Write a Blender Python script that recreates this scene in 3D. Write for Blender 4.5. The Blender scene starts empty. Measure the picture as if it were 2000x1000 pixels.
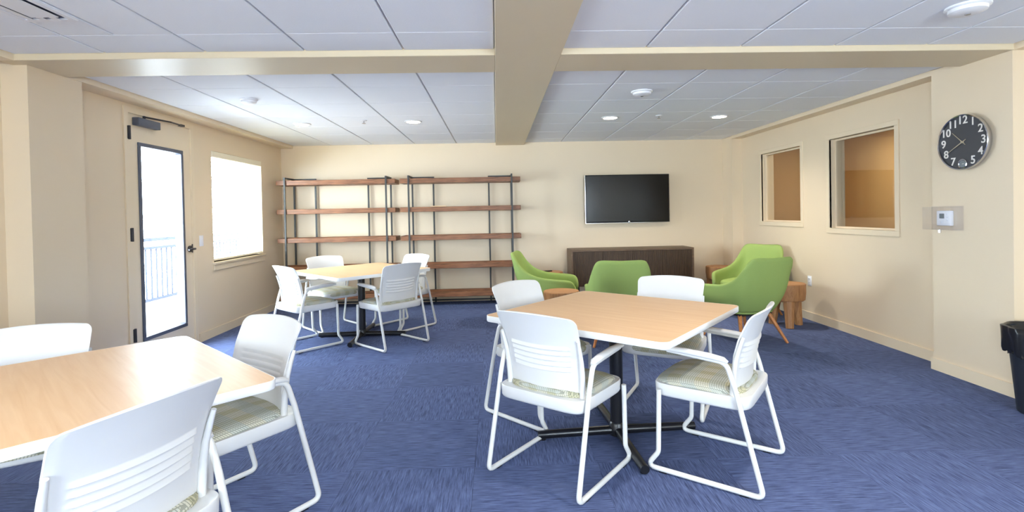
import bpy, bmesh, math, random
from mathutils import Matrix, Vector
random.seed(7)
scene = bpy.context.scene
COL = scene.collection
PI = math.pi

def lin(r, g, b):
    f = lambda c: (c/255/12.92) if c/255 <= .04045 else ((c/255+.055)/1.055)**2.4
    return (f(r), f(g), f(b), 1.0)

# ------------------------------------------------------------------ camera
YAW, PITCH, ROLL, FPX, CYPX = .0304, -.0135, -.0201, 998.14, 428.86
CAM_H = 1.3219
c_, s_ = math.cos(YAW), math.sin(YAW); cp_, sp_ = math.cos(PITCH), math.sin(PITCH); cr_, sr_ = math.cos(ROLL), math.sin(ROLL)
Rv = Vector((cr_*c_ - sr_*sp_*s_, -cr_*s_ - sr_*sp_*c_, sr_*cp_))
Uv = Vector((-sr_*c_ - cr_*sp_*s_, sr_*s_ - cr_*sp_*c_, cr_*cp_))
Fv = Vector((cp_*s_, cp_*c_, sp_))
cam = bpy.data.cameras.new('camera')
cam.sensor_width = 36; cam.lens = FPX*36/2000; cam.shift_y = (CYPX-500)/2000
cam.clip_start = .02; cam.clip_end = 200
cam_o = bpy.data.objects.new('camera', cam); COL.objects.link(cam_o)
m = Matrix((Rv, Uv, -Fv)).transposed().to_4x4(); m.translation = (0, 0, CAM_H)
cam_o.matrix_world = m
scene.camera = cam_o

# ------------------------------------------------------------------ world, daylight, exposure
scene.view_settings.view_transform = 'Standard'
scene.view_settings.look = 'None'
scene.view_settings.gamma = 1
scene.view_settings.use_curve_mapping = False
scene.view_settings.exposure = 0.08
scene.cycles.use_denoising = True
scene.cycles.max_bounces = 12; scene.cycles.diffuse_bounces = 6
scene.cycles.transparent_max_bounces = 16
scene.cycles.sample_clamp_indirect = 8
scene.cycles.caustics_reflective = False; scene.cycles.caustics_refractive = False
w = bpy.data.worlds.new('overcast_sky'); scene.world = w; w.use_nodes = True
wn = w.node_tree.nodes; bg = wn['Background']
bg.inputs['Color'].default_value = (.73, .875, 1.0, 1); bg.inputs['Strength'].default_value = 38.0

def portal(name, loc, direction, sx, sy):
    l = bpy.data.lights.new(name, 'AREA'); l.shape = 'RECTANGLE'; l.size = sx; l.size_y = sy
    l.cycles.is_portal = True
    o = bpy.data.objects.new(name, l); COL.objects.link(o); o.location = loc
    o.rotation_euler = Vector(direction).to_track_quat('-Z', 'Y').to_euler()
    return o

# ------------------------------------------------------------------ room numbers
ZC = 2.384; YB = 7.754; XL = -3.20; XR = 3.643; XP = 3.484; XLS = -3.02; YN = -2.6
WT = .17
BZ = 2.345                      # underside of beams and soffits
BX0, BX1 = .012, .443           # long beam
CY0, CY1 = 3.33, 3.73           # cross beam
DOOR = (4.565, 5.47, 0, 2.262)
WIN = (5.87, 7.09, .83, 2.09)
WIN_ADDED = (-1.7, -.6, .83, 2.09)  # unseen opening added to light the near ceiling and right wall
REAR_ADDED = [(-2.2, -1.1, .83, 2.09), (1.1, 3.0, .83, 2.09)]  # unseen openings added behind the camera to brighten the room
LITE1 = (6.0, 6.905, 1.135, 2.05)
LITE2 = (4.555, 5.475, 1.085, 2.045)
portal('door_daylight', (XL-WT-.05, 5.02, 1.12), (1, 0, 0), 1.85, .72)
portal('window_daylight', (XL-WT-.05, 6.48, 1.46), (1, 0, 0), 1.3, 1.26)
portal('added_window_daylight', (XL-WT-.05, -1.15, 1.46), (1, 0, 0), 1.3, 1.15)
for i, h in enumerate(REAR_ADDED):
    portal('added_rear_daylight', ((h[0]+h[1])/2, YN-WT-.05, (h[2]+h[3])/2), (0, 1, 0), h[1]-h[0]+.05, h[3]-h[2]+.05)

# ------------------------------------------------------------------ materials
MATS = {}
def new_mat(name):
    mt = bpy.data.materials.new(name); mt.use_nodes = True
    MATS[name] = mt
    return mt, mt.node_tree.nodes, mt.node_tree.links, mt.node_tree.nodes['Principled BSDF']

def plain(name, col, rough=.5, metal=0, var=.04, scale=30, bump=0, bscale=300, spec=.5):
    """one colour with a little procedural mottling and fine relief"""
    mt, n, l, b = new_mat(name)
    tc = n.new('ShaderNodeTexCoord')
    nz = n.new('ShaderNodeTexNoise'); nz.inputs['Scale'].default_value = scale; nz.inputs['Detail'].default_value = 4
    l.new(tc.outputs['Object'], nz.inputs['Vector'])
    mx = n.new('ShaderNodeMix'); mx.data_type = 'RGBA'
    k0, k1 = 1-var, 1+var
    mx.inputs[6].default_value = (col[0]*k0, col[1]*k0, col[2]*k0, 1)
    mx.inputs[7].default_value = (min(1, col[0]*k1), min(1, col[1]*k1), min(1, col[2]*k1), 1)
    l.new(nz.outputs['Fac'], mx.inputs[0]); l.new(mx.outputs[2], b.inputs['Base Color'])
    b.inputs['Roughness'].default_value = rough; b.inputs['Metallic'].default_value = metal
    b.inputs['Specular IOR Level'].default_value = spec
    if bump:
        n2 = n.new('ShaderNodeTexNoise'); n2.inputs['Scale'].default_value = bscale; n2.inputs['Detail'].default_value = 3
        l.new(tc.outputs['Object'], n2.inputs['Vector'])
        bp = n.new('ShaderNodeBump'); bp.inputs['Strength'].default_value = bump; bp.inputs['Distance'].default_value = .002
        l.new(n2.outputs['Fac'], bp.inputs['Height']); l.new(bp.outputs['Normal'], b.inputs['Normal'])
    return mt

def wood(name, c0, c1, axis='X', rough=.4, scale=3.0, stretch=14, dist=1.5, contrast=(.3, .7), spec=.35):
    mt, n, l, b = new_mat(name)
    tc = n.new('ShaderNodeTexCoord'); mp = n.new('ShaderNodeMapping')
    sc = {'X': (1, stretch, stretch), 'Y': (stretch, 1, stretch), 'Z': (stretch, stretch, 1)}[axis]
    mp.inputs['Scale'].default_value = sc
    l.new(tc.outputs['Object'], mp.inputs['Vector'])
    nz = n.new('ShaderNodeTexNoise'); nz.inputs['Scale'].default_value = scale; nz.inputs['Detail'].default_value = 6
    nz.inputs['Distortion'].default_value = dist
    l.new(mp.outputs['Vector'], nz.inputs['Vector'])
    cr = n.new('ShaderNodeValToRGB'); cr.color_ramp.elements[0].color = c0; cr.color_ramp.elements[1].color = c1
    cr.color_ramp.elements[0].position = contrast[0]; cr.color_ramp.elements[1].position = contrast[1]
    l.new(nz.outputs['Fac'], cr.inputs['Fac']); l.new(cr.outputs['Color'], b.inputs['Base Color'])
    b.inputs['Roughness'].default_value = rough; b.inputs['Specular IOR Level'].default_value = spec
    bp = n.new('ShaderNodeBump'); bp.inputs['Strength'].default_value = .08; bp.inputs['Distance'].default_value = .002
    l.new(nz.outputs['Fac'], bp.inputs['Height']); l.new(bp.outputs['Normal'], b.inputs['Normal'])
    return mt

def glass(name, gloss=.07, tint=(1, 1, 1, 1)):
    mt, n, l, b = new_mat(name)
    n.remove(b)
    out = n['Material Output']
    tr = n.new('ShaderNodeBsdfTransparent'); tr.inputs['Color'].default_value = tint
    gl = n.new('ShaderNodeBsdfGlossy'); gl.inputs['Roughness'].default_value = .02
    nz = n.new('ShaderNodeTexNoise'); nz.inputs['Scale'].default_value = 2
    mr = n.new('ShaderNodeMapRange'); mr.inputs[3].default_value = gloss*.8; mr.inputs[4].default_value = gloss*1.2
    l.new(nz.outputs['Fac'], mr.inputs[0])
    ms = n.new('ShaderNodeMixShader')
    l.new(mr.outputs[0], ms.inputs['Fac']); l.new(tr.outputs[0], ms.inputs[1]); l.new(gl.outputs[0], ms.inputs[2])
    l.new(ms.outputs[0], out.inputs['Surface'])
    return mt

def emit(name, col, strength):
    mt, n, l, b = new_mat(name)
    b.inputs['Base Color'].default_value = col
    b.inputs['Emission Color'].default_value = col; b.inputs['Emission Strength'].default_value = strength
    return mt

def carpet(name, along_x):
    mt, n, l, b = new_mat(name)
    geo = n.new('ShaderNodeNewGeometry'); mp = n.new('ShaderNodeMapping')
    mp.inputs['Scale'].default_value = (9, 150, 1) if along_x else (150, 9, 1)
    l.new(geo.outputs['Position'], mp.inputs['Vector'])
    nz = n.new('ShaderNodeTexNoise'); nz.inputs['Scale'].default_value = 1; nz.inputs['Detail'].default_value = 5; nz.inputs['Roughness'].default_value = .65
    l.new(mp.outputs['Vector'], nz.inputs['Vector'])
    cr = n.new('ShaderNodeValToRGB')
    e = cr.color_ramp.elements
    e[0].position = .3; e[0].color = lin(52, 60, 92); e[1].position = .72; e[1].color = lin(112, 127, 170)
    l.new(nz.outputs['Fac'], cr.inputs['Fac'])
    oi = n.new('ShaderNodeObjectInfo')
    mr = n.new('ShaderNodeMapRange'); mr.inputs[3].default_value = .9; mr.inputs[4].default_value = 1.1
    l.new(oi.outputs['Random'], mr.inputs[0])
    mx = n.new('ShaderNodeMix'); mx.data_type = 'RGBA'; mx.blend_type = 'MULTIPLY'; mx.inputs[0].default_value = 1
    l.new(cr.outputs['Color'], mx.inputs[6]); l.new(mr.outputs[0], mx.inputs[7])
    l.new(mx.outputs[2], b.inputs['Base Color'])
    b.inputs['Roughness'].default_value = .95; b.inputs['Specular IOR Level'].default_value = .15
    bp = n.new('ShaderNodeBump'); bp.inputs['Strength'].default_value = .5; bp.inputs['Distance'].default_value = .004
    l.new(nz.outputs['Fac'], bp.inputs['Height']); l.new(bp.outputs['Normal'], b.inputs['Normal'])
    return mt

def plaid(name):
    mt, n, l, b = new_mat(name)
    tc = n.new('ShaderNodeTexCoord'); sx = n.new('ShaderNodeSeparateXYZ'); l.new(tc.outputs['Object'], sx.inputs[0])
    def math_(op, a, bv=None, c=None):
        q = n.new('ShaderNodeMath'); q.operation = op
        for i, v in enumerate((a, bv, c)):
            if v is None: continue
            if isinstance(v, (int, float)): q.inputs[i].default_value = v
            else: l.new(v, q.inputs[i])
        return q.outputs[0]
    yz = math_('SUBTRACT', sx.outputs['Y'], sx.outputs['Z'])
    xz = math_('ADD', sx.outputs['X'], math_('MULTIPLY', sx.outputs['Z'], .4))
    def lines(src, freq, wd):
        return math_('LESS_THAN', math_('FRACT', math_('MULTIPLY', src, freq)), wd)
    fine = math_('MAXIMUM', lines(yz, 95, .3), lines(xz, 95, .3))
    broad_x = lines(xz, 9, .45); broad_y = lines(yz, 7, .5)
    def mix(f, a, c):
        q = n.new('ShaderNodeMix'); q.data_type = 'RGBA'
        l.new(f, q.inputs[0]) if not isinstance(f, (int, float)) else None
        if isinstance(f, (int, float)): q.inputs[0].default_value = f
        for i, v in ((6, a), (7, c)):
            if isinstance(v, tuple): q.inputs[i].default_value = v
            else: l.new(v, q.inputs[i])
        return q.outputs[2]
    base = mix(broad_x, lin(204, 200, 182), lin(190, 184, 154))
    base = mix(math_('MULTIPLY', broad_y, .45), base, lin(178, 190, 190))
    colr = mix(math_('MULTIPLY', fine, .55), base, lin(84, 90, 78))
    l.new(colr, b.inputs['Base Color'])
    b.inputs['Roughness'].default_value = .9; b.inputs['Specular IOR Level'].default_value = .2
    nz = n.new('ShaderNodeTexNoise'); nz.inputs['Scale'].default_value = 500
    l.new(tc.outputs['Object'], nz.inputs['Vector'])
    bp = n.new('ShaderNodeBump'); bp.inputs['Strength'].default_value = .25; bp.inputs['Distance'].default_value = .001
    l.new(nz.outputs['Fac'], bp.inputs['Height']); l.new(bp.outputs['Normal'], b.inputs['Normal'])
    return mt

M_wall = plain('wall_paint', lin(228, 209, 180), .42, var=.015, scale=3, bump=.06, bscale=400)
M_beam = plain('beam_paint', lin(216, 200, 170), .46, var=.01, scale=3, bump=.05, bscale=300, spec=.42)
M_trim = plain('trim_paint', lin(230, 212, 183), .35, var=.01, scale=5)
M_tan = plain('corridor_paint', lin(214, 176, 120), .5, var=.03, scale=2)
M_tile = plain('ceiling_tile_board', lin(238, 240, 244), .9, var=.02, scale=120, bump=.5, bscale=260, spec=.2)
M_grid = plain('ceiling_grid_metal', lin(196, 196, 202), .5, var=.01)
M_carx = carpet('carpet_grain_across', True)
M_cary = carpet('carpet_grain_along', False)
M_slab = plain('slab', lin(40, 44, 60), .9)
M_white = plain('white_plastic', lin(222, 221, 219), .32, var=.008, scale=40, bump=.03, bscale=900)
M_tube = plain('white_powder_coat', lin(226, 225, 221), .3, var=.008, scale=40)
M_edge = plain('white_edge_band', lin(240, 239, 236), .3, var=.01)
M_top = wood('maple_laminate', lin(226, 184, 139), lin(236, 199, 156), 'X', .4, 2.2, 16, 1.0, (.25, .75), .16)
M_black = plain('black_powder_coat', lin(22, 22, 26), .3, var=.1, scale=60)
M_plaid = plaid('plaid_upholstery')
M_green = plain('green_wool', lin(150, 171, 98), .95, var=.10, scale=260, bump=.35, bscale=700, spec=.15)
M_legwood = wood('leg_wood', lin(176, 108, 58), lin(206, 138, 82), 'Z', .4, 5, 10)
M_stump = wood('stump_wood', lin(142, 96, 58), lin(180, 130, 84), 'Z', .5, 4, 8, 2)
M_stumptop = wood('stump_top_wood', lin(158, 108, 68), lin(192, 142, 96), 'X', .5, 5, 5, 3)
M_shelf = wood('walnut_shelf', lin(98, 62, 40), lin(156, 106, 74), 'X', .4, 4, 18, 1.5)
M_iron = plain('dark_iron', lin(54, 54, 54), .45, var=.1, scale=40)
M_cred = wood('espresso_wood', lin(52, 38, 28), lin(92, 72, 54), 'Z', .5, 6, 26, .8)
M_credbody = wood('espresso_case', lin(84, 66, 50), lin(116, 94, 74), 'X', .5, 5, 16, .8)
M_screen = plain('tv_screen', lin(20, 17, 12), .2, var=.02, spec=.28)
M_bezel = plain('tv_bezel', lin(12, 12, 13), .25, var=.02)
M_chrome = plain('chrome', lin(205, 205, 208), .15, 1, var=.02)
M_dial = plain('clock_dial', lin(60, 60, 64), .5, var=.03)
M_num = plain('clock_numeral', lin(236, 230, 222), .4, var=.01)
M_hand = plain('clock_hand', lin(190, 176, 150), .4, .3)
M_darkmetal = plain('dark_bronze', lin(58, 56, 60), .4, .4, var=.06)
M_dframe = plain('dark_glazing_frame', lin(84, 88, 100), .45, .2, var=.05)
M_glass = glass('window_glass', .06)
M_litglass = glass('borrowed_light_glass', .08, (.97, .97, .95, 1))
M_clear = glass('clear_acrylic', .035, (.98, .98, .99, 1))
M_device = plain('white_device_plastic', lin(238, 238, 240), .4, var=.01)
M_lcd = plain('lcd_grey', lin(120, 128, 132), .3, var=.02)
M_blind = plain('cream_blind', lin(244, 236, 212), .5, var=.01)
M_can = plain('bin_plastic', lin(30, 34, 42), .45, var=.06)
M_bag = plain('bin_liner', lin(24, 24, 27), .25, var=.1, bump=.4, bscale=40)
M_red = plain('red_print', lin(190, 50, 56), .4)
M_lamp = emit('downlight_lens', (1.0, .86, .66, 1), 18)
M_vent = plain('vent_enamel', lin(232, 232, 236), .4, var=.01)
M_slot = plain('vent_slot', lin(92, 94, 112), .8, var=.05)
M_deck = plain('balcony_concrete', lin(200, 200, 198), .9, var=.05, scale=8)
M_rail = plain('balcony_rail_paint', lin(52, 55, 64), .95, var=.02, spec=0)
M_strip = wood('pale_strip', lin(226, 190, 146), lin(240, 212, 176), 'X', .5)

# ------------------------------------------------------------------ mesh helpers
class MB:
    def __init__(s): s.v = []; s.f = []
    def add(s, vs, fs):
        o = len(s.v); s.v += [tuple(p) for p in vs]; s.f += [tuple(i+o for i in f) for f in fs]; return s
    def box(s, x0, x1, y0, y1, z0, z1):
        vs = [(x, y, z) for z in (z0, z1) for y in (y0, y1) for x in (x0, x1)]
        return s.add(vs, [(0, 2, 3, 1), (4, 5, 7, 6), (0, 1, 5, 4), (2, 6, 7, 3), (0, 4, 6, 2), (1, 3, 7, 5)])
    def rbox(s, x0, x1, y0, y1, z0, z1, r=.005, seg=2):
        bm = bmesh.new(); bmesh.ops.create_cube(bm, size=1)
        for v in bm.verts:
            v.co = ((x0+x1)/2+v.co.x*(x1-x0), (y0+y1)/2+v.co.y*(y1-y0), (z0+z1)/2+v.co.z*(z1-z0))
        bmesh.ops.bevel(bm, geom=bm.edges[:], offset=r, segments=seg, profile=.5, affect='EDGES')
        bm.verts.index_update()
        s.add([v.co[:] for v in bm.verts], [[v.index for v in f.verts] for f in bm.faces]); bm.free()
        return s
    def tube(s, path, r, n=10, cap=True, flat=1.0):
        P = [Vector(p) for p in path]
        rad = r if isinstance(r, (list, tuple)) else [r]*len(P)
        t0 = (P[1]-P[0]).normalized()
        up = Vector((0, 0, 1)) if abs(t0.z) < .9 else Vector((1, 0, 0))
        a = t0.cross(up).normalized(); prev = t0
        rings = []
        for i, p in enumerate(P):
            if i == 0: t = t0
            elif i == len(P)-1: t = (P[i]-P[i-1]).normalized()
            else: t = ((P[i]-P[i-1]).normalized()+(P[i+1]-P[i]).normalized()).normalized()
            q = prev.rotation_difference(t); a = (q @ a).normalized(); prev = t
            b = t.cross(a).normalized()
            rings.append([p+a*math.cos(2*PI*k/n)*rad[i]+b*math.sin(2*PI*k/n)*rad[i]*flat for k in range(n)])
        vs = [v for rg in rings for v in rg]; fs = []
        for i in range(len(P)-1):
            for k in range(n):
                fs.append((i*n+k, i*n+(k+1) % n, (i+1)*n+(k+1) % n, (i+1)*n+k))
        if cap:
            fs.append(tuple(range(n-1, -1, -1))); fs.append(tuple((len(P)-1)*n+k for k in range(n)))
        return s.add(vs, fs)
    def lathe(s, prof, n=32, c=(0, 0, 0), wob=None):
        vs = []; fs = []
        for (r, z) in prof:
            for k in range(n):
                a = 2*PI*k/n; rr = r*(wob(a) if wob else 1)
                vs.append((c[0]+rr*math.cos(a), c[1]+rr*math.sin(a), c[2]+z))
        for i in range(len(prof)-1):
            for k in range(n):
                fs.append((i*n+k, i*n+(k+1) % n, (i+1)*n+(k+1) % n, (i+1)*n+k))
        fs.append(tuple(range(n-1, -1, -1))); fs.append(tuple((len(prof)-1)*n+k for k in range(n)))
        return s.add(vs, fs)
    def loft(s, rings):
        n = len(rings[0]); vs = [p for rg in rings for p in rg]; fs = []
        for i in range(len(rings)-1):
            for k in range(n):
                fs.append((i*n+k, i*n+(k+1) % n, (i+1)*n+(k+1) % n, (i+1)*n+k))
        fs.append(tuple(range(n-1, -1, -1))); fs.append(tuple((len(rings)-1)*n+k for k in range(n)))
        return s.add(vs, fs)
    def mesh(s, name, mat, smooth=None):
        me = bpy.data.meshes.new(name); me.from_pydata(s.v, [], s.f); me.update()
        bm = bmesh.new(); bm.from_mesh(me); bmesh.ops.recalc_face_normals(bm, faces=bm.faces[:]); bm.to_mesh(me); bm.free()
        me.materials.append(mat)
        if smooth is not None:
            me.polygons.foreach_set('use_smooth', [True]*len(me.polygons)); me.set_sharp_from_angle(angle=math.radians(smooth))
        return me
    def build(s, name, mat, parent=None, smooth=None, loc=None):
        return link(name, s.mesh(name, mat, smooth), parent, loc)

def link(name, data, parent=None, loc=None):
    o = bpy.data.objects.new(name, data); COL.objects.link(o)
    if parent: o.parent = parent
    if loc: o.location = loc
    return o

def tag(o, label=None, cat=None, group=None, kind=None):
    if label: o['label'] = label
    if cat: o['category'] = cat
    if group: o['group'] = group
    if kind: o['kind'] = kind
    return o

def thing(name, label, cat, loc=(0, 0, 0), rz=0, group=None):
    o = link(name, None); o.empty_display_size = .1
    o.location = loc; o.rotation_euler = (0, 0, rz)
    return tag(o, label, cat, group)

def struct(o, label=None, cat=None):
    return tag(o, label, cat, None, 'structure')

def dup(root, loc, rz, label):
    r = root.copy(); COL.objects.link(r); r.location = loc; r.rotation_euler = (0, 0, rz); r['label'] = label
    for ch in list(root.children):
        c = ch.copy(); COL.objects.link(c); c.parent = r
        for g in list(ch.children):
            d = g.copy(); COL.objects.link(d); d.parent = c
    return r

def fillet(pts, rad, n=6):
    P = [Vector(p) for p in pts]; out = [P[0]]
    for i in range(1, len(P)-1):
        r = rad[i-1]; a, b, c = P[i-1], P[i], P[i+1]
        u = (a-b).normalized(); v = (c-b).normalized()
        ang = u.angle(v); d = min(r/math.tan(ang/2), .48*(a-b).length, .48*(c-b).length)
        p0, p1 = b+u*d, b+v*d
        for k in range(n+1):
            t = k/n; out.append(p0*(1-t)**2+b*2*t*(1-t)+p1*t*t)
    out.append(P[-1]); return out

def interp(tab, x):
    if x <= tab[0][0]: return tab[0][1]
    for (a, va), (b, vb) in zip(tab, tab[1:]):
        if x <= b: return va+(vb-va)*(x-a)/(b-a)
    return tab[-1][1]

def holed(mb, axis, p0, p1, u0, u1, z0, z1, holes):
    """wall slab between planes p0..p1 along axis, with rectangular openings (u0,u1,z0,z1)"""
    us = sorted({u0, u1, *[h[0] for h in holes], *[h[1] for h in holes]})
    zs = sorted({z0, z1, *[h[2] for h in holes], *[h[3] for h in holes]})
    for a, b in zip(us, us[1:]):
        for c, d in zip(zs, zs[1:]):
            mu, mz = (a+b)/2, (c+d)/2
            if any(h[0] < mu < h[1] and h[2] < mz < h[3] for h in holes): continue
            if axis == 'X': mb.box(p0, p1, a, b, c, d)
            else: mb.box(a, b, p0, p1, c, d)
    return mb

# ------------------------------------------------------------------ floor of carpet tiles
floor = struct(MB().box(XL-WT, 5.45, YN-WT, YB+.15, -.16, -.007).build('floor', M_slab), 'navy blue carpet tile floor with quarter-turned streaky grain', 'floor')
TS, TSY = .640, .632
tile_meshes = {}
def carpet_tile(x0, x1, y0, y1, kind):
    g = .0006
    key = (round(x1-x0, 4), round(y1-y0, 4), kind)
    if key not in tile_meshes:
        tile_meshes[key] = MB().box(g, x1-x0-g, g, y1-y0-g, -.007, 0).mesh('carpet_tile', M_carx if kind else M_cary)
    link('carpet_tile', tile_meshes[key], floor, (x0, y0, 0))
xs = [XL] + [-.14+TS*k for k in range(-4, 6)] + [XR]
ys = [YN] + [2.651+TSY*k for k in range(-8, 9)] + [YB]
for i in range(len(xs)-1):
    for j in range(len(ys)-1):
        if xs[i+1]-xs[i] > .01 and ys[j+1]-ys[j] > .01:
            carpet_tile(xs[i], xs[i+1], ys[j], ys[j+1], (i+j) % 2)

# ------------------------------------------------------------------ ceiling, beams
ceil_ = struct(MB().box(XL-WT, 5.45, YN-WT, YB+.15, ZC+.012, ZC+.12).build('ceiling', M_grid), 'white lay-in acoustic tile ceiling divided by beige beams', 'ceiling')
GS = .6266
XG_L = [XLS] + [-.577-GS*k for k in range(3, -1, -1)] + [BX0]
XG_R = [BX1] + [1.0002+GS*k for k in range(0, 4)] + [XP]
YG_F = [CY1] + [4.2616+GS*k for k in range(0, 6)] + [YB]
YG_N = [YN] + [3.008-GS*k for k in range(8, -1, -1)] + [CY0]
def ceiling_tiles(xg, yg, split=None):
    for a, b in zip(xg, xg[1:]):
        for c, d in zip(yg, yg[1:]):
            cols = [(a, b)]
            if split and a < split < b and d < 3.01: cols = [(a, split), (split, b)]
            for (p, q) in cols:
                gx, gy = .007, .0025
                key = ('c', round(q-p, 4), round(d-c, 4))
                if key not in tile_meshes:
                    t = MB(); W, D = q-p-2*gx, d-c-2*gy; e = .004
                    lo = [(0, 0), (W, 0), (W, D), (0, D)]; li = [(e, e), (W-e, e), (W-e, D-e), (e, D-e)]
                    t.loft([[(x+gx, y+gy, .012) for x, y in lo], [(x+gx, y+gy, .003) for x, y in lo], [(x+gx, y+gy, 0) for x, y in li]])
                    tile_meshes[key] = t.mesh('ceiling_tile', M_tile)
                link('ceiling_tile', tile_meshes[key], ceil_, (p, c, ZC))
for xg, sp in ((XG_L, -2.165), (XG_R, None)):
    ceiling_tiles(xg, YG_F); ceiling_tiles(xg, YG_N, sp)
struct(MB().rbox(BX0, BX1, YN, YB, BZ, ZC+.02, .003, 1).build('ceiling_beam', M_beam), 'beige ceiling beam running from the camera to the back wall', 'beam')
struct(MB().rbox(XLS-.1, BX0+.001, CY0, CY1, BZ+.0005, ZC+.02, .003, 1).build('ceiling_beam', M_beam), 'beige cross beam on the left from pilaster to long beam', 'beam')
struct(MB().rbox(BX1-.001, XP+.1, CY0, CY1, BZ+.0005, ZC+.02, .003, 1).build('ceiling_beam', M_beam), 'beige cross beam on the right from long beam to pilaster', 'beam')
struct(MB().box(XL-.01, XLS, CY1, YB, BZ, ZC+.02).box(XL-.01, XLS, YN, CY0, BZ, ZC+.02).build('trim_1', M_trim), 'beige soffit band along the top of the left wall', 'soffit')
struct(MB().box(XP, XR+.01, 3.98, 7.445, BZ, ZC+.02).box(XP, XR+.01, YN, CY0, BZ, ZC+.02).build('trim_2', M_wall), 'beige header band above the interior windows', 'soffit')

# ------------------------------------------------------------------ walls
struct(holed(MB(), 'X', XL-WT, XL, YN-WT, YB+.15, -.007, ZC+.02, [DOOR, WIN, WIN_ADDED]).box(XL-.01, -3.03, 3.43, 3.87, 0, ZC).build('wall_left', M_wall), 'beige left wall with glazed door, window and pilaster', 'wall')
struct(holed(MB(), 'X', XR, XR+WT, YN-WT, YB+.15, -.007, ZC+.02, [LITE1, LITE2]).box(XP, XR+.01, 3.34, 3.98, 0, ZC).box(XP, XR+.01, 7.445, YB, 0, ZC).build('wall_right', M_wall), 'cream right wall with two interior windows and a pilaster', 'wall')
struct(MB().box(XL-.01, XR+.01, YB, YB+.15, -.007, ZC+.02).build('wall_back', M_wall), 'beige back wall behind the shelving and television', 'wall')
struct(holed(MB(), 'Y', YN-WT, YN, XL-.01, XR+.01, -.007, ZC+.02, REAR_ADDED).build('wall_rear', M_wall), 'beige wall behind the viewpoint with added daylight windows', 'wall')
# rooms seen through the interior windows
struct(MB().box(5.25, 5.4, 2.9, YB+.15, -.007, ZC+.02).box(XR+WT, 5.25, 2.75, 2.9, -.007, ZC+.02).box(XR+WT, 5.25, YB, YB+.15, -.007, ZC+.02).build('wall_corridor', M_tan), 'tan wall of the room beyond the interior windows', 'wall')
cl = bpy.data.lights.new('corridor_added_light', 'AREA'); cl.shape = 'DISK'; cl.size = .3; cl.energy = 14; cl.color = (1, .85, .62)  # unseen lamp added to light the room beyond the glass
clo = bpy.data.objects.new('corridor_added_light', cl); COL.objects.link(clo); clo.location = (4.5, 6.3, 2.36)

# baseboards
BH, BT = .092, .013
struct(MB().box(XL, XL+BT, 5.545, YB, 0, BH).box(XL, XL+BT, 3.87, 4.49, 0, BH).box(-3.03, -3.03+BT, 3.43, 3.87, 0, BH).box(XL+BT, -3.03+BT, 3.43-BT, 3.43, 0, BH).box(XL, XL+BT, YN, 3.43, 0, BH).build('baseboard_left', M_trim), 'cream baseboard along the left wall', 'baseboard')
struct(MB().box(XL, XP, YB-BT, YB, 0, BH).build('baseboard_back', M_trim), 'cream baseboard along the back wall', 'baseboard')
struct(MB().box(XR-BT, XR, 3.98, 7.445, 0, BH).box(XP-BT, XP, 3.34-BT, 3.98+BT, 0, BH).box(XP, XR-BT, 3.34-BT, 3.34, 0, BH).box(XP-BT, XP, 7.445-BT, YB-BT, 0, BH).box(XP, XR-BT, 7.445-BT, 7.445, 0, BH).box(XR-BT, XR, YN, 3.34, 0, BH).build('baseboard_right', M_trim), 'cream baseboard along the right wall and pilaster', 'baseboard')

# ------------------------------------------------------------------ glazed door
door = link('door_1', None); door.location = (XL, 0, 0)
struct(door, 'cream exterior door with a tall glass lite and dark frame', 'door')
d0, d1, dz = DOOR[0], DOOR[1], DOOR[3]
G0, G1, GZ0, GZ1 = 4.69, 5.345, .225, 2.022
MB().box(-WT, .012, d0-.055, d0-.004, 0, dz+.004).box(-WT, .012, d1+.004, d1+.055, 0, dz+.004).box(-WT, .012, d0-.055, d1+.055, dz+.004, dz+.055).build('door_frame', M_trim, door)
holed(MB(), 'X', -.05, -.005, d0, d1, .005, dz, [(G0+.02, G1-.02, GZ0+.02, GZ1-.02)]).build('door_leaf', M_trim, door)
fr = MB()
for (a, b, c, d) in ((G0, G1, GZ0, GZ0+.035), (G0, G1, GZ1-.035, GZ1), (G0, G0+.035, GZ0+.035, GZ1-.035), (G1-.035, G1, GZ0+.035, GZ1-.035)):
    fr.rbox(-.062, .008, a, b, c, d, .004, 1)
fr.build('glazing_frame', M_dframe, door)
MB().box(-.032, -.026, G0+.034, G1-.034, GZ0+.034, GZ1-.034).build('glass_pane', M_glass, door)
for z in (2.09, 1.195, .31):
    hg = MB().box(-.004, .0145, d0-.018, d0+.024, z-.058, z+.058)
    hg.tube([(.016, d0+.003, z-.06), (.016, d0+.003, z+.06)], .011, 10); hg.build('hinge', M_darkmetal, door)
cl_ = MB().rbox(-.004, .055, 4.63, 4.93, 2.165, 2.235, .006, 2).build('door_closer', M_dframe, door, 40)
MB().tube([(.03, 4.74, 2.235), (.03, 4.74, 2.262)], .012, 10).tube([(.03, 4.74, 2.255), (.075, 5.05, 2.262), (.03, 5.30, 2.272)], .008, 6).box(.0, .04, 5.27, 5.33, 2.264, 2.282).build('closer_arm', M_darkmetal, cl_)
lv = MB()
lv.tube([(-.006, 5.425, 1.012), (.012, 5.425, 1.012)], .034, 20).tube([(.01, 5.425, 1.012), (.06, 5.425, 1.012)], .011, 10)
lv.tube(fillet([(.056, 5.425, 1.012), (.06, 5.38, 1.014), (.058, 5.31, 1.008)], [.02]), [.011]*8+[.008], 8, True)
lv.build('lever_handle', M_darkmetal, door, 40)
MB().box(-.003, .004, 5.462, 5.4705, .97, 1.06).build('strike_edge', M_darkmetal, door)

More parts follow.
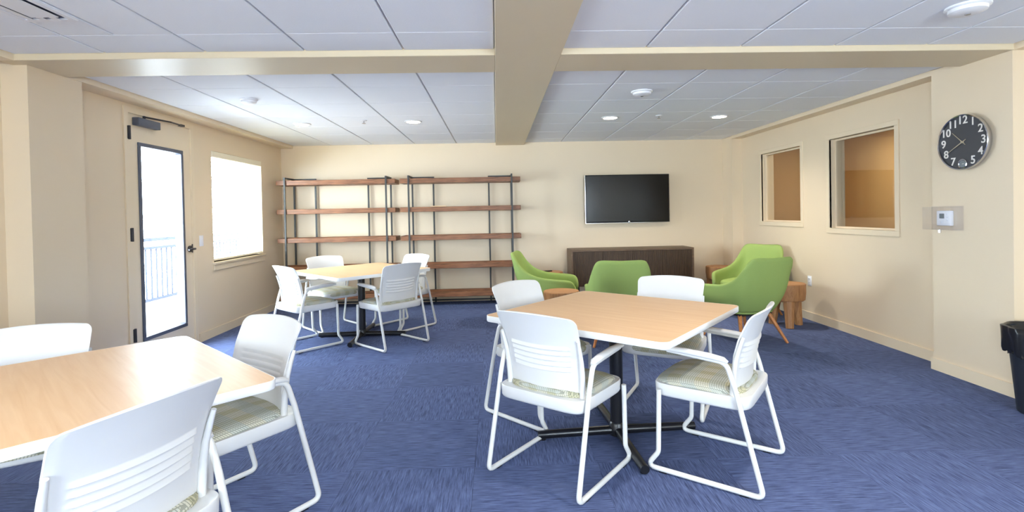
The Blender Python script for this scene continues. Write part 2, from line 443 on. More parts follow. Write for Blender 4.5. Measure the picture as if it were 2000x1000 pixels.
# ------------------------------------------------------------------ window with blind
win = link('window_1', None); win.location = (XL, 0, 0)
struct(win, 'bright left window with cream sill', 'window')
a, b, c, d = WIN
sash = MB()
for (p, q, r_, s2) in ((a, b, c, c+.045), (a, b, d-.045, d), (a, a+.045, c+.045, d-.045), (b-.045, b, c+.045, d-.045), (a+.045, b-.045, (c+d)/2-.02, (c+d)/2+.02)):
    sash.box(-WT, -WT+.04, p, q, r_, s2)
sash.build('sash', M_device, win)
MB().box(-WT+.018, -WT+.022, a+.04, b-.04, c+.04, d-.04).build('glass_pane', M_glass, win)
MB().rbox(-WT+.05, .035, a-.03, b+.03, c-.028, c, .006, 2).build('window_sill', M_trim, win, 40)
MB().rbox(-.001, .016, a-.015, b+.015, c-.095, c-.028, .003, 1).build('sill_apron', M_trim, win)
bl = thing('window_blind', 'cream horizontal slat blind lowered over the left window', 'blind', (XL, 0, 0))
MB().rbox(-.07, .006, a+.004, b-.004, d-.068, d-.002, .004, 1).build('valance', M_blind, bl)
nsl = 28; z_lo, z_hi = c+.055, d-.085
slat = MB().loft([[(x, y, .0035*(1-((x+.032)/.025)**2)+t) for x, t in ((-.057, 0), (-.045, 0), (-.032, 0), (-.019, 0), (-.007, 0), (-.007, -.0025), (-.032, -.0025), (-.057, -.0025))] for y in (a+.008, b-.008)]).mesh('slat', M_blind, 50)
for k in range(nsl):
    o = link('slat', slat, bl, (0, 0, z_lo+(z_hi-z_lo)*k/(nsl-1)))
MB().rbox(-.058, -.006, a+.008, b-.008, c+.012, c+.034, .004, 1).build('bottom_rail', M_blind, bl)
MB().tube([(-.0025, a+.06, d-.07), (-.0025, a+.06, d-.62)], .003, 6).build('tilt_wand', M_device, bl)
for y in (a+.22, (a+b)/2, b-.22):
    MB().box(-.006, -.0055, y-.002, y+.002, c+.03, d-.07).build('ladder_cord', M_blind, bl)
# windows added out of frame to bring in more daylight
def added_window(name, axis, h, label):
    o = link(name, None); struct(o, label, 'window')
    a, b, c, d = h
    rects = [(a, b, c, c+.04), (a, b, d-.04, d), (a, a+.04, c+.04, d-.04), (b-.04, b, c+.04, d-.04), ((a+b)/2-.02, (a+b)/2+.02, c+.04, d-.04)]
    f = MB()
    for (p, q, r2, s2) in rects:
        if axis == 'X': f.box(XL-WT, XL-WT+.04, p, q, r2, s2)
        else: f.box(p, q, YN-WT, YN-WT+.04, r2, s2)
    f.build('sash', M_device, o)
    g = MB()
    if axis == 'X': g.box(XL-WT+.018, XL-WT+.022, a+.04, b-.04, c+.04, d-.04)
    else: g.box(a+.04, b-.04, YN-WT+.018, YN-WT+.022, c+.04, d-.04)
    g.build('glass_pane', M_glass, o)
for i, h in enumerate(REAR_ADDED):
    added_window('window_%d' % (i+2), 'Y', h, ('left', 'right')[i]+' added daylight window in the wall behind the viewpoint')

added_window('window_6', 'X', WIN_ADDED, 'wide added daylight window in the left wall behind the viewpoint')
# interior windows
for nm, (a, b, c, d), lab in (('window_4', LITE1, 'smaller-looking interior window nearer the back corner'), ('window_5', LITE2, 'larger-looking interior window nearer the wall clock')):
    o = link(nm, None); o.location = (XR, 0, 0); struct(o, lab, 'window')
    cs = MB()
    for (p, q, r2, s2) in ((a-.05, b+.05, c-.055, c), (a-.05, b+.05, d, d+.05), (a-.05, a, c, d), (b, b+.05, c, d)):
        cs.rbox(-.012, .02, p, q, r2, s2, .003, 1)
    cs.build('casing', M_trim, o)
    st = MB()
    for (p, q, r2, s2) in ((a, b, c, c+.018), (a, b, d-.018, d), (a, a+.018, c+.018, d-.018), (b-.018, b, c+.018, d-.018)):
        st.box(.06, .085, p, q, r2, s2)
    st.build('glazing_stop', M_trim, o)
    MB().box(.07, .074, a+.01, b-.01, c+.01, d-.01).build('glass_pane', M_litglass, o)

# balcony outside the door
struct(MB().box(-5.5, XL-WT, 2.5, 11, -.12, -.02).build('floor_balcony', M_deck), 'pale balcony deck outside the glazed door', 'balcony')
rl = thing('balcony_railing', 'pale balcony railing seen through the door glass', 'railing', (-5.2, 0, 0))
MB().box(-.025, .025, 4, 11, 1.0, 1.05).build('top_rail', M_rail, rl)
MB().box(-.02, .02, 4, 11, .88, .92).build('mid_rail', M_rail, rl)
MB().box(-.02, .02, 4, 11, .1, .14).build('bottom_rail', M_rail, rl)
bal = MB().box(-.009, .009, -.009, .009, .14, .88).mesh('baluster', M_rail)
for k in range(44): link('baluster', bal, rl, (0, 5.2+.12*k, 0))
post = MB().box(-.03, .03, -.03, .03, -.02, 1.0).mesh('post', M_rail)
for y in (4.1, 6.6, 9.1, 10.95): link('post', post, rl, (0, y, 0))

# ------------------------------------------------------------------ ceiling fittings
def downlight(x, y, label, power=85):
    t = thing('downlight', label, 'downlight', (x, y, ZC), 0, 'recessed ceiling downlights')
    MB().lathe([(.078, 0), (.098, -.001), (.098, -.006), (.08, -.01), (.076, -.004)], 32).build('trim_ring', M_device, t, 40)
    MB().lathe([(.03, -.0105), (.074, -.0095), (.076, -.006)], 32).build('lens', M_lamp, t, 60)
    l = bpy.data.lights.new('downlight_lamp', 'SPOT'); l.energy = power; l.color = (1, .92, .82); l.spot_size = math.radians(140); l.spot_blend = .8; l.shadow_soft_size = .06
    o = bpy.data.objects.new('downlight_lamp', l); COL.objects.link(o); o.parent = t; o.location = (0, 0, -.02)
downlight(-2.20, 5.93, 'glowing round downlight nearest the left window', 32)
downlight(-.924, 5.87, 'glowing round downlight just left of the long beam', 36)
downlight(1.318, 5.80, 'glowing round downlight just right of the long beam', 105)
downlight(2.591, 5.83, 'glowing round downlight nearest the interior windows', 105)
for x, y, pw, lab in ((-2.2, .5, 40, 'far left'), (-.924, .5, 40, 'just left'), (1.318, 1.95, 90, 'just right'), (2.591, .5, 45, 'far right')):  # out-of-frame lamps added to brighten the near tables and carpet
    downlight(x, y, 'added unseen downlight in the near ceiling bay, overhead, %s of the beam' % lab, pw)
def detector(x, y, r, label):
    t = thing('smoke_detector', label, 'smoke detector', (x, y, ZC), 0, 'ceiling smoke detectors')
    MB().lathe([(r, 0), (r, -.008), (r*.92, -.014)], 32).build('base', M_device, t, 40)
    MB().lathe([(r*.86, -.014), (r*.84, -.03), (r*.6, -.04), (r*.3, -.042)], 32).build('sensor_cap', M_device, t, 40)
    MB().lathe([(r*.14, -.042), (r*.14, -.046)], 12).build('indicator', M_chrome, t)
detector(-2.195, 4.66, .075, 'white round smoke detector above the glazed door side')
detector(1.324, 4.55, .095, 'white round smoke detector right of the long beam')
detector(2.559, 2.69, .1, 'white round smoke detector above the clock pilaster')
def sprinkler(x, y, label):
    t = thing('sprinkler_head', label, 'sprinkler', (x, y, ZC), 0, 'ceiling sprinkler heads')
    MB().lathe([(.035, 0), (.035, -.004), (.02, -.01)], 20).build('escutcheon', M_device, t, 40)
    MB().lathe([(.008, -.01), (.008, -.03), (.02, -.032), (.02, -.035)], 14).build('deflector', M_chrome, t, 40)
sprinkler(-1.455, 5.76, 'tiny sprinkler head between the two left downlights')
sprinkler(1.853, 5.72, 'tiny sprinkler head between the two right downlights')
vt = thing('air_diffuser', 'white slotted air diffuser in the near left ceiling', 'vent', (-2.31, 2.3, ZC))
vf = MB()
for (p, q, r2, s2) in ((-.135, .135, -.47, -.44), (-.135, .135, .44, .47), (-.135, -.11, -.44, .44), (.11, .135, -.44, .44)):
    vf.box(p, q, r2, s2, -.012, 0)
vf.build('frame', M_vent, vt)
MB().box(-.11, .11, -.44, .44, -.003, 0).build('backing', M_slot, vt)
for k, (x0, x1) in enumerate(((-.11, -.062), (-.046, .004), (.018, .07))):
    MB().loft([[(x0, y, -.003), (x0+.012, y, -.012), (x1, y, -.015), (x1, y, -.013), (x0+.012, y, -.010), (x0, y, -.001)] for y in (-.44, .44)]).build('louver', M_vent, vt)
MB().box(-.046, .09, -.02, .40, -.0165, -.0125).build('deflector_plate', M_vent, vt)

# ------------------------------------------------------------------ guest chair
def superell(hx, y0, y1, z, n=36, e=3.6, sc=1.0):
    cy, hy = (y0+y1)/2, (y1-y0)/2; out = []
    for k in range(n):
        a = 2*PI*k/n; ca, sa = math.cos(a), math.sin(a)
        out.append((hx*sc*math.copysign(abs(ca)**(2/e), ca), cy+hy*sc*math.copysign(abs(sa)**(2/e), sa), z))
    return out

def back_y(x, z):
    y = interp([(.40, -.168), (.47, -.170), (.55, -.176), (.62, -.188), (.70, -.213), (.78, -.247), (.83, -.276)], z)
    return y + .04*(x/.23)**2

def make_chair(label):
    t = thing('guest_chair', label, 'chair', (0, 0, 0), 0, 'white sled-base chairs around the tables')
    for sx in (-1, 1):
        x = sx*.262
        path = fillet([(x, .196, .42), (x, .203, .10), (x, .266, .0165), (x, -.283, .0165), (x, -.165, .49), (x, -.128, .604), (x, .15, .626)], [.05, .035, .03, .2, .055], 6)
        leg = MB().tube(path, .0124, 10).build('sled_leg', M_tube, t, 60)
        for gy in (-.2, .18):
            MB().rbox(x-.008, x+.008, gy-.02, gy+.02, 0, .008, .002, 1).build('glide', M_black, leg)
        pth = [(x, -.135, .606), (x, -.115, .616), (x, -.05, .624), (x, .06, .631), (x, .15, .633), (x, .185, .626)]
        MB().tube(pth, [.010, .0185, .021, .021, .0185, .011], 12, True, .72).build('armrest', M_white, t, 60)
        up = [(sx*(.212+.012*k/6), back_y(.212, .40+.32*k/6)-.009, .40+.32*k/6) for k in range(7)]
        MB().tube(up, [.015, .015, .0145, .0135, .012, .0105, .008], 8).build('back_upright', M_white, t, 60)
    MB().loft([superell(.25, -.225, .243, z, 48, 7.5, sc) for z, sc in ((.379, .93), (.384, .975), (.393, .993), (.44, 1), (.445, .99), (.442, .94))]).build('seat_pan', M_white, t, 50)
    rings = []
    for z, sc in ((.428, .98), (.44, 1), (.455, 1.0), (.463, .97), (.469, .90), (.474, .75), (.477, .5), (.478, .2)):
        rings.append([(x, y, z-.022*max(0, (y-.10)/.16)**2) for x, y, z in superell(.228, -.19, .256, z, 40, 4.2, sc)])
    MB().loft(rings).build('seat_cushion', M_plaid, t, 60)
    # backrest panel with pressed ribs
    zt, zb, rc = .832, .452, .036
    zs = [zb, zb+.004, zb+.012, zb+.03, .52, .535, .545] + [.55+.00265*k for k in range(52)] + [.70, .72, .745, .77, zt-rc, zt-.03, zt-.022, zt-.012, zt-.005, zt-.0015, zt]
    U = [-1, -.97, -.93, -.88, -.83, -.80, -.775, -.75, -.73, -.68, -.6, -.5, -.4, -.3, -.2, -.1, 0, .1, .2, .3, .4, .5, .6, .68, .73, .75, .775, .80, .83, .88, .93, .97, 1]
    front, rear = [], []
    for z in zs:
        hw = .203+.03*(z-zb)/(zt-zb)
        if z > zt-rc: hw -= rc-math.sqrt(max(0, rc*rc-(z-(zt-rc))**2))
        if z < zb+.03: hw -= .03-math.sqrt(max(0, .03**2-(zb+.03-z)**2))
        th = .0065 if zb+.004 < z < zt-.003 else .0035
        fr_, rr_ = [], []
        for u in U:
            x = u*hw; y = back_y(x, z)
            zz = z+(.012*(1-u*u) if z > .6 else 0)*(z-.6)/.23
            wd = max(0, min(1, (.80-abs(u))/.07))
            wz = min(1, max(0, (z-.47)/.08))*min(1, max(0, (.77-z)/.08))
            zz += .011*u*u*wz
            ph = (z-.552)/.0265
            rib = 0
            if 0 < ph < 5: rib = wd*(max(0, 1-(ph % 1)/.72) if (ph % 1) < .72 else 0)*(1 if (ph % 1) > .06 else (ph % 1)/.06)
            tt = th*(1 if abs(u) < .95 else .6)
            fr_.append((x, y+tt-.006*rib, zz)); rr_.append((x, y-tt-.0125*rib, zz))
        front.append(fr_); rear.append(rr_)
    nu, nz_ = len(U), len(zs); vs = [p for r in front for p in r]+[p for r in rear for p in r]; N = nu*nz_; fs = []
    for i in range(nz_-1):
        for j in range(nu-1):
            k = i*nu+j; fs.append((k, k+1, k+nu+1, k+nu)); fs.append((N+k, N+k+nu, N+k+nu+1, N+k+1))
    for j in range(nu-1):
        fs.append((j, N+j, N+j+1, j+1)); k = (nz_-1)*nu+j; fs.append((k, k+1, N+k+1, N+k))
    for i in range(nz_-1):
        k = i*nu; fs.append((k, k+nu, N+k+nu, N+k)); k = i*nu+nu-1; fs.append((k, N+k, N+k+nu, k+nu))
    MB().add(vs, fs).build('backrest', M_white, t, 38)
    return t

def head(fx, fy): return math.atan2(-fx, fy)     # rotation that turns +Y to (fx, fy)
chairs = [
    (.315, 2.633, .634, .773, 'white chair at central table with its back toward us, leftmost near one'),
    (1.116, 2.620, -.782, .623, 'white chair at right corner of central table, seen side-on facing left'),
    (.285, 3.375, .690, -.722, 'white chair on far left of central table, back showing before the bookcase'),
    (1.127, 3.425, -.49, -.87, 'white chair on far side of central table, in front of green chairs'),
    (-1.981, 5.331, .674, .738, 'white chair at left of distant table, nearest the window wall'),
    (-1.107, 5.285, -.727, .687, 'white chair of distant table with grey-shaded back toward us'),
    (-1.94, 6.10, .69, -.72, 'white chair behind distant table on its left, before the left bookcase'),
    (-1.13, 6.09, -.66, -.75, 'white chair behind distant table on its right, between the two bookcases'),
    (-1.222, 2.30, -.575, -.818, 'white chair at right end of foreground table with its plaid seat showing'),
    (-1.17, 1.50, -.93, .36, 'large foreground white chair with its ribbed back cropped at bottom left'),
    (-2.04, 2.20, .5, -.866, 'white chair at the left frame edge behind the foreground table'),
]
proto = make_chair('x')
for i, (x, y, fx, fy, lab) in enumerate(chairs):
    if i == 0:
        proto.location = (x, y, 0); proto.rotation_euler = (0, 0, head(fx, fy)); proto['label'] = lab
    else:
        dup(proto, (x, y, 0), head(fx, fy), lab)

# ------------------------------------------------------------------ square tables
def rrect(h, r, z, n=6):
    out = []
    for (cx, cy, a0) in ((h-r, h-r, 0), (-h+r, h-r, PI/2), (-h+r, -h+r, PI), (h-r, -h+r, 3*PI/2)):
        for k in range(n+1):
            a = a0+PI/2*k/n; out.append((cx+r*math.cos(a), cy+r*math.sin(a), z))
    return out
def make_table(label):
    t = thing('square_table', label, 'table', (0, 0, 0), 0, 'square pedestal tables')
    h = .546; zt = .737
    MB().loft([rrect(h-.012, .035, zt-.030), rrect(h-.0035, .042, zt-.030), rrect(h-.0035, .042, zt)]).build('tabletop', M_top, t)
    mb = MB(); o_, i_ = [], []
    prof = [(-.0036, zt-.0005), (-.001, zt), (0, zt-.003), (0, zt-.030), (-.003, zt-.034), (-.0036, zt-.033)]
    rings = [rrect(h+dx, .045+dx, z) for dx, z in prof]
    n = len(rings[0]); vs = [p for r in rings for p in r]; fs = []
    for i in range(len(rings)):
        i2 = (i+1) % len(rings)
        for k in range(n): fs.append((i*n+k, i*n+(k+1) % n, i2*n+(k+1) % n, i2*n+k))
    mb.add(vs, fs).build('edge_band', M_edge, t, 50)
    MB().lathe([(.038, .03), (.038, zt-.036)], 24).lathe([(.046, .008), (.046, .075), (.039, .085)], 24).build('column', M_black, t, 50)
    MB().box(-.25, .25, -.03, .03, zt-.042, zt-.0305).box(-.03, .03, -.25, -.03, zt-.042, zt-.0305).box(-.03, .03, .03, .25, zt-.042, zt-.0305).build('top_plate', M_black, t)
    foot = MB().tube([(.02, 0, .034), (.43, 0, .030), (.47, 0, .0295)], [.026, .0235, .023], 14).tube([(.44, 0, 0), (.44, 0, .012)], .016, 10).mesh('foot', M_black, 50)
    for k in range(4):
        o = link('foot', foot, t); o.rotation_euler = (0, 0, PI/4+k*PI/2)
    return t
tb = make_table('square maple-topped table with white edge in the centre of the carpet')
tb.location = (.685, 2.974, 0); tb.rotation_euler = (0, 0, -.7231)
dup(tb, (-1.49, 5.62, 0), -.80, 'distant square maple-topped table before the bookcases')
dup(tb, (-1.567, 1.85, 0), -.765, 'foreground square maple-topped table cropped by the left frame edge')

# ------------------------------------------------------------------ green lounge chairs
def catmull(P, per=4):
    P = [Vector(p) for p in P]; out = []
    for i in range(len(P)-1):
        p0 = P[i-1] if i else P[0]*2-P[1]; p1, p2 = P[i], P[i+1]; p3 = P[i+2] if i+2 < len(P) else P[-1]*2-P[-2]
        for k in range(per):
            t = k/per
            out.append(.5*((2*p1)+(p2-p0)*t+(2*p0-5*p1+4*p2-p3)*t*t+(3*p1-p0-3*p2+p3)*t**3))
    out.append(P[-1]); return out
def make_lounge(label):
    t = thing('lounge_chair', label, 'armchair', (0, 0, 0), 0, 'green lounge chairs')
    rim = [(0, -.415, .846), (.12, -.413, .85), (.205, -.40, .848), (.25, -.375, .82), (.285, -.315, .735), (.308, -.20, .63), (.322, -.05, .573), (.328, .12, .552), (.323, .27, .54), (.312, .335, .515), (.29, .36, .45), (.27, .35, .37)]
    base = [(0, -.225, .30), (.07, -.222, .30), (.13, -.21, .30), (.17, -.185, .298), (.195, -.15, .296), (.215, -.09, .294), (.228, -.02, .292), (.236, .08, .292), (.24, .18, .294), (.242, .25, .298), (.242, .29, .305), (.242, .31, .315)]
    R_, B_ = catmull(rim, 3), catmull(base, 3)
    full = [(Vector((-r.x, r.y, r.z)), Vector((-b.x, b.y, b.z))) for r, b in zip(R_[:0:-1], B_[:0:-1])] + list(zip(R_, B_))
    rows = 8; vs = []; fs = []; n = len(full)
    for i in range(rows+1):
        tt = i/rows
        for r, b in full:
            p = b.lerp(r, tt); out = Vector((p.x, p.y-.05, 0))
            out = out.normalized() if out.length > 1e-6 else Vector((0, -1, 0))
            p = p+out*.045*math.sin(PI*min(1, tt*1.15))*(1-tt*.5) if tt*1.15 < 1 else p
            vs.append(p)
    for i in range(rows):
        for k in range(n-1): fs.append((i*n+k, i*n+k+1, (i+1)*n+k+1, (i+1)*n+k))
    o = MB().add(vs, fs).build('shell', M_green, t, 180)
    md = o.modifiers.new('thickness', 'SOLIDIFY'); md.thickness = .045; md.offset = -1; md.use_even_offset = False
    # make sure thickness grows inwards
    me = o.data; bm = bmesh.new(); bm.from_mesh(me)
    f = max(bm.faces, key=lambda q: q.calc_center_median().z)
    if f.normal.y > 0: bmesh.ops.reverse_faces(bm, faces=bm.faces[:])
    bm.to_mesh(me); bm.free()
    md2 = o.modifiers.new('smooth', 'SUBSURF'); md2.levels = 1; md2.render_levels = 1
    MB().loft([superell(.225, -.20, .31, .285, 32, 3.5, .93), superell(.235, -.21, .32, .30, 32, 3.5), superell(.24, -.21, .325, .352, 32, 3.5)]).build('seat_base', M_green, t, 50)
    MB().loft([superell(.262, -.25, .345, z, 36, 3.6, sc) for z, sc in ((.353, .94), (.362, .99), (.39, 1), (.42, .985), (.435, .93), (.443, .8), (.447, .4))]).build('seat_cushion', M_green, t, 60)
    MB().box(-.19, .19, -.15, .24, .27, .287).build('leg_plate', M_black, t)
    for sx in (-1, 1):
        for (y0, y1) in ((-.13, -.27), (.22, .30)):
            MB().tube([(sx*.17, y0, .275), (sx*.265, y1, 0)], [.021, .0125], 12).build('leg', M_legwood, t, 50)
    return t
lounges = [
    (.58, 6.06, .975, -.22, 'green lounge chair at left, seen side-on facing right beside the bookcase'),
    (1.21, 5.13, .12, .99, 'green lounge chair seen squarely from behind, facing the low cabinet'),
    (2.48, 5.06, -.25, .97, 'green lounge chair at right with rounded back toward us, nearest one'),
    (3.10, 6.20, -.80, -.60, 'green lounge chair against the right wall, showing its seat cushion'),
]
g0 = make_lounge('x')
for i, (x, y, fx, fy, lab) in enumerate(lounges):
    if i == 0: g0.location = (x, y, 0); g0.rotation_euler = (0, 0, head(fx, fy)); g0['label'] = lab
    else: dup(g0, (x, y, 0), head(fx, fy), lab)

# ------------------------------------------------------------------ stump side tables
def make_stump(label):
    t = thing('stump_side_table', label, 'side table', (0, 0, 0), 0, 'solid wood stump side tables')
    wob = lambda a: 1+.03*math.sin(2*a+.6)+.02*math.sin(3*a+1.9)+.012*math.sin(5*a)
    MB().lathe([(.165, .285), (.182, .30), (.19, .38), (.19, .468), (.184, .474)], 40, wob=wob).build('block', M_stump, t, 40)
    MB().lathe([(.183, .4742), (.181, .4765)], 40, wob=wob).build('end_grain_top', M_stumptop, t)
    for k in range(3):
        a = PI/2+k*2*PI/3+.5; ca, sa = math.cos(a), math.sin(a)
        MB().tube([(ca*.115, sa*.115, .30), (ca*.135, sa*.135, .15), (ca*.155, sa*.155, 0)], [.062, .05, .042], 8).build('leg', M_stump, t, 30)
    return t
st0 = make_stump('round wood stump table beside the left green chair, near the central table')
st0.location = (.675, 5.45, 0)
dup(st0, (3.22, 5.60, 0), 2.3, 'wood stump table against the right wall behind the green chairs')
dup(st0, (3.255, 7.40, 0), .8, 'wood stump table in the back right corner beside the low cabinet')
dup(st0, (.74, 7.22, 0), 4.1, 'wood stump table by the back wall, left of the low cabinet')
rm = thing('remote_control', 'small black remote lying on the stump table by the back wall', 'remote', (.70, 7.20, .4766), .5)
MB().rbox(-.075, .075, -.022, .022, 0, .017, .004, 2).build('case', M_bezel, rm, 40)
btn = MB().rbox(-.005, .005, -.005, .005, .0165, .019, .001, 1).mesh('button', M_dframe)
for k in range(5): link('button', btn, rm, (-.05+.025*k, 0, 0))

# ------------------------------------------------------------------ bookcases
SHZ = [1.775, 1.362, .950, .540, .128]
def make_bookcase(name, x0, x1, label):
    t = thing(name, label, 'bookcase', (x0, 7.36, 0), 0, 'iron and walnut bookcases')
    W = x1-x0; D = .37; ps = .011
    def post(x, y): MB().box(x-ps, x+ps, y-ps, y+ps, 0, 1.885).build('post', M_iron, t)
    xa, xb = .125, W-.125
    for x in (xa, xb):
        post(x, 0); post(x, D-.02)
        MB().box(x-ps, x+ps, 0+ps, D-.02-ps, 1.863, 1.885).build('top_bar', M_iron, t)
        MB().box(x-ps, x+ps, 0+ps, D-.02-ps, .02, .042).build('base_bar', M_iron, t)
    for x, xx in ((xa+.315, xa), (xb-.335, xb)):
        post(x, D-.02)
        MB().box(min(x, xx)+ps, max(x, xx)-ps, D-.02-ps, D-.02+ps, 1.863, 1.885).build('top_bar', M_iron, t)
    MB().box(xa+ps, xb-ps, D-.02-ps, D-.02+ps, .02, .042).build('base_bar', M_iron, t)
    sh = MB().box(.02, W-.02, .034, D-.05, .004, .03)
    sh.rbox(0, W, .014, .034, .0, .068, .003, 1).rbox(0, W, D-.05, D-.033, .0, .068, .003, 1)
    sh.rbox(0, .02, .034, D-.05, .0, .068, .003, 1).rbox(W-.02, W, .034, D-.05, .0, .068, .003, 1)
    me = sh.mesh('shelf', M_shelf)
    for z in SHZ: link('shelf', me, t, (0, 0, z))
    return t
make_bookcase('bookcase', -3.125, -1.445, 'left open bookcase of dark iron posts and reddish wood shelves, by the window')
make_bookcase('bookcase', -1.375, .355, 'right open bookcase of dark iron posts and reddish wood shelves, under the beam')
sp = thing('wood_strip', 'pale wood sliver lying on the right bookcase second shelf', 'wood strip', (-.83, 7.384, SHZ[1]+.0685), .02)
MB().rbox(-.112, .112, -.016, .016, 0, .012, .003, 1).build('strip', M_strip, sp)

# ------------------------------------------------------------------ credenza
cz0, cz1, cx0, cx1, cy0, cy1 = .235, .768, 1.06, 2.842, 7.29, 7.72
cr = thing('credenza', 'dark brown low cabinet with ribbed doors under the television', 'cabinet', (cx0, cy0, 0))
CW = cx1-cx0; CD = cy1-cy0
MB().rbox(0, CW, 0, CD, cz1-.028, cz1, .002, 1).build('top_panel', M_credbody, cr)
MB().rbox(0, .028, .0, CD, cz0, cz1-.028, .002, 1).build('side_panel', M_credbody, cr)
MB().rbox(CW-.028, CW, .0, CD, cz0, cz1-.028, .002, 1).build('side_panel', M_credbody, cr)
MB().box(.028, CW-.028, .03, CD, cz0, cz0+.028).box(.028, CW-.028, CD-.02, CD, cz0+.028, cz1-.028).build('carcass', M_credbody, cr)
dw = (CW-.056)/4
def door_mesh():
    d_ = MB().box(.002, dw-.002, .016, .03, cz0+.003, cz1-.031)
    nr = 20; rw = (dw-.004)/nr
    for k in range(nr): d_.box(.002+rw*k+.003, .002+rw*(k+1)-.003, .004 if k % 2 else .008, .016, cz0+.003, cz1-.031)
    return d_.mesh('door', M_cred)
dm = door_mesh()
for k in range(4): link('door', dm, cr, (.028+dw*k, 0, 0))
for x in (.10, CW-.10):
    for y in (.06, CD-.06): MB().box(x-.02, x+.02, y-.02, y+.02, 0, cz0).build('leg', M_black, cr)

# ------------------------------------------------------------------ television
tv = thing('television', 'large black wall-mounted flat television with a dark screen', 'television', (1.98, YB, 1.50))
TW, TH = .637, .362
MB().rbox(-TW, TW, -.105, -.06, -TH, TH, .006, 2).build('bezel', M_bezel, tv, 40)
MB().box(-TW+.014, TW-.014, -.1065, -.104, -TH+.02, TH-.014).build('screen', M_screen, tv)
MB().box(-.25, .25, -.06, -.0, -.2, .2).build('wall_mount', M_black, tv)
MB().rbox(-TW-.001, TW+.001, -.103, -.094, -TH-.004, -TH+.003, .001, 1).rbox(TW-.002, TW+.004, -.103, -.094, -TH, TH, .001, 1).rbox(-TW-.004, -TW+.002, -.103, -.094, -TH, TH, .001, 1).build('chrome_edge', M_chrome, tv)
lb = MB().lathe([(.016, 0), (.016, .004), (.012, .006)], 16).build('logo_badge', M_chrome, tv, 40)
lb.rotation_euler = (PI/2, 0, 0); lb.location = (.02, -.105, -TH+.01)

# ------------------------------------------------------------------ wall clock
RM = Matrix(((0, 0, -1), (-1, 0, 0), (0, 1, 0)))      # local x -> -Y, y -> Z, z -> -X
ck = thing('wall_clock', 'round black wall clock with chrome rim and large white numerals', 'clock')
ck.matrix_world = Matrix.Translation((XP, 3.672, 1.775)) @ RM.to_4x4()
CR = .205
MB().lathe([(CR*.93, 0), (CR*.97, .012), (CR, .034), (CR, .046), (CR*.985, .05), (CR*.955, .046), (CR*.95, .03), (CR*.94, .02)], 64).build('rim', M_chrome, ck, 40)
MB().lathe([(CR*.955, .022), (CR*.95, .034)], 64).build('dial', M_dial, ck)
for h in (12, 1, 2, 3, 4, 5, 7, 8, 9, 10, 11):
    a = PI/2-h*PI/6; rr = CR*.785
    fc = bpy.data.curves.new('numeral', 'FONT'); fc.body = str(h); fc.size = .082; fc.align_x = 'CENTER'; fc.align_y = 'CENTER'; fc.extrude = .0015; fc.offset = .0009
    fc.materials.append(M_num)
    tmp = bpy.data.objects.new('tmp', fc); COL.objects.link(tmp)
    bpy.context.view_layer.update()
    me = bpy.data.meshes.new_from_object(tmp.evaluated_get(bpy.context.evaluated_depsgraph_get())); bpy.data.objects.remove(tmp)
    me.materials.clear(); me.materials.append(M_num)
    link('numeral', me, ck, (rr*math.cos(a), rr*math.sin(a), .036))
def hand(ang, ln, tail, wd, z, nm):
    o = MB().add([(-tail, -wd*.5, z), (-tail, wd*.5, z), (0, wd, z), (ln, .0012, z), (ln, -.0012, z), (0, -wd, z)] + [(-tail, -wd*.5, z+.002), (-tail, wd*.5, z+.002), (0, wd, z+.002), (ln, .0012, z+.002), (ln, -.0012, z+.002), (0, -wd, z+.002)],
        [(0, 1, 2, 3, 4, 5), (11, 10, 9, 8, 7, 6)]+[(i, (i+1) % 6, 6+(i+1) % 6, 6+i) for i in range(6)]).build(nm, M_hand, ck)
    o.rotation_euler = (0, 0, ang)
hand(math.radians(137), .115, .03, .003, .038, 'hour_hand')
hand(math.radians(210), .145, .035, .0035, .042, 'minute_hand')
MB().lathe([(.008, .034), (.008, .047)], 16).build('hub', M_hand, ck)
sd = MB().lathe([(.036, 0), (.036, .007), (.03, .009), (.027, .004)], 28, (0, -CR*.78, .034)).build('subdial_ring', M_chrome, ck, 40)
MB().lathe([(.027, .0395), (.0265, .0405)], 24, (0, -CR*.78, 0)).build('face', M_lcd, sd)
MB().box(-.001, .013, -CR*.78-.0015, -CR*.78+.0015, .041, .0425).build('hand', M_num, sd)

# ------------------------------------------------------------------ thermostat in a clear guard
th = thing('thermostat', 'white thermostat with grey display inside a clear locking cover', 'thermostat')
th.matrix_world = Matrix.Translation((XP, 3.845, 1.212)) @ RM.to_4x4()
MB().rbox(-.066, .056, -.058, .058, 0, .03, .006, 2).build('body', M_device, th, 40)
MB().box(-.038, .004, -.002, .036, .03, .0312).build('display', M_lcd, th)
bt = MB().rbox(-.005, .005, -.005, .005, .029, .034, .001, 1).mesh('button', M_vent)
for p in ((.03, .03), (.03, .008), (.03, -.015), (-.02, -.03)): link('button', bt, th, (p[0], p[1], 0))
gd = MB()
X0, X1, Y0, Y1, D_ = -.135, .135, -.088, .088, .085
gd.box(X0, X1, Y0, Y1, D_-.004, D_).box(X0, X0+.004, Y0, Y1, .004, D_-.004).box(X1-.004, X1, Y0, Y1, .004, D_-.004).box(X0+.004, X1-.004, Y0, Y0+.004, .004, D_-.004).box(X0+.004, X1-.004, Y1-.004, Y1, .004, D_-.004)
gdo = gd.build('clear_guard', M_clear, th)
MB().box(X0-.006, X1+.006, Y0-.006, Y1+.006, .0015, .0038).build('guard_plate', M_clear, th)
lk = MB().lathe([(.011, 0), (.011, .022)], 16).build('lock', M_chrome, gdo, 40); lk.rotation_euler = (PI/2, 0, 0); lk.location = (0, Y0, D_-.02)

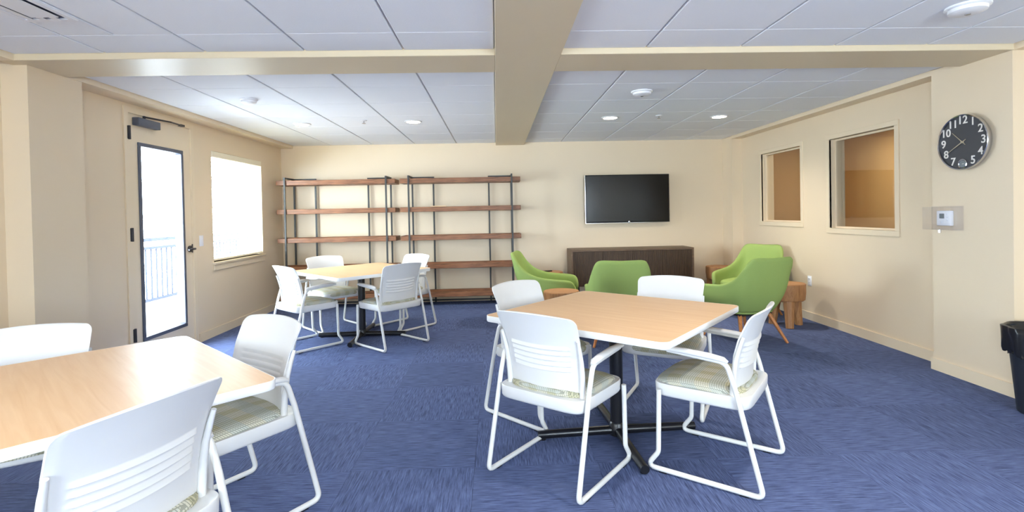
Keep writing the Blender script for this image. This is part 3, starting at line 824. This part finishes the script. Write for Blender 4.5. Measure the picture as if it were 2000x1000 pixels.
# ------------------------------------------------------------------ switch, outlet
sw = thing('light_switch', 'white rocker light switch between the door and window', 'light switch')
sw.matrix_world = Matrix.Translation((XL, 5.63, 1.085)) @ Matrix(((0, 0, 1), (1, 0, 0), (0, 1, 0))).to_4x4()
MB().rbox(-.036, .036, -.058, .058, 0, .006, .002, 2).build('plate', M_device, sw, 40)
MB().rbox(-.015, .015, -.032, .032, .006, .010, .002, 1).build('rocker', M_vent, sw)
ot = thing('wall_outlet', 'white electrical outlet low on the right wall', 'outlet')
ot.matrix_world = Matrix.Translation((XR, 5.85, .457)) @ RM.to_4x4()
MB().rbox(-.036, .036, -.058, .058, 0, .006, .002, 2).build('plate', M_device, ot, 40)
for s in (-.022, .022):
    q = MB().rbox(-.016, .016, s-.014, s+.014, .006, .009, .002, 1).build('socket', M_vent, ot)
    MB().box(-.007, -.005, s-.005, s+.005, .009, .0095).box(.005, .007, s-.005, s+.005, .009, .0095).build('slots', M_slot, q)

# ------------------------------------------------------------------ waste bin
wb = thing('waste_bin', 'black waste bin with a black liner at the right frame edge', 'bin', (3.385, 3.06, 0))
MB().lathe([(.12, 0), (.127, .006), (.172, .50), (.178, .52), (.178, .53), (.168, .53), (.165, .50), (.12, .02)], 36).build('can', M_can, wb, 40)
rng = random.Random(3)
wv = [rng.uniform(-1, 1) for _ in range(60)]
rings = []
n = 60
for (r, z, am) in ((.167, .36, .002), (.166, .525, .002), (.180, .545, .004), (.192, .54, .006), (.194, .51, .006), (.19, .46, .009), (.187, .40, .01), (.186, .375, .012), (.182, .38, .01), (.184, .46, .008), (.185, .52, .004), (.176, .535, .003), (.163, .52, .002), (.158, .36, .002)):
    rings.append([((r+am*wv[(k*7+int(z*100)) % 60]*.6+am*math.sin(9*2*PI*k/n+z*9))*math.cos(2*PI*k/n), (r+am*wv[(k*7+int(z*100)) % 60]*.6+am*math.sin(9*2*PI*k/n+z*9))*math.sin(2*PI*k/n), z+(.012*math.sin(5*2*PI*k/n) if z < .42 else 0)) for k in range(n)])
MB().loft(rings).build('liner', M_bag, wb, 60)
rd = MB().rbox(-.02, .02, -.004, .004, .36, .40, .003, 1).build('red_tag', M_red, wb); rd.location = (-.105, -.152, -.03); rd.rotation_euler = (0, 0, -.6)
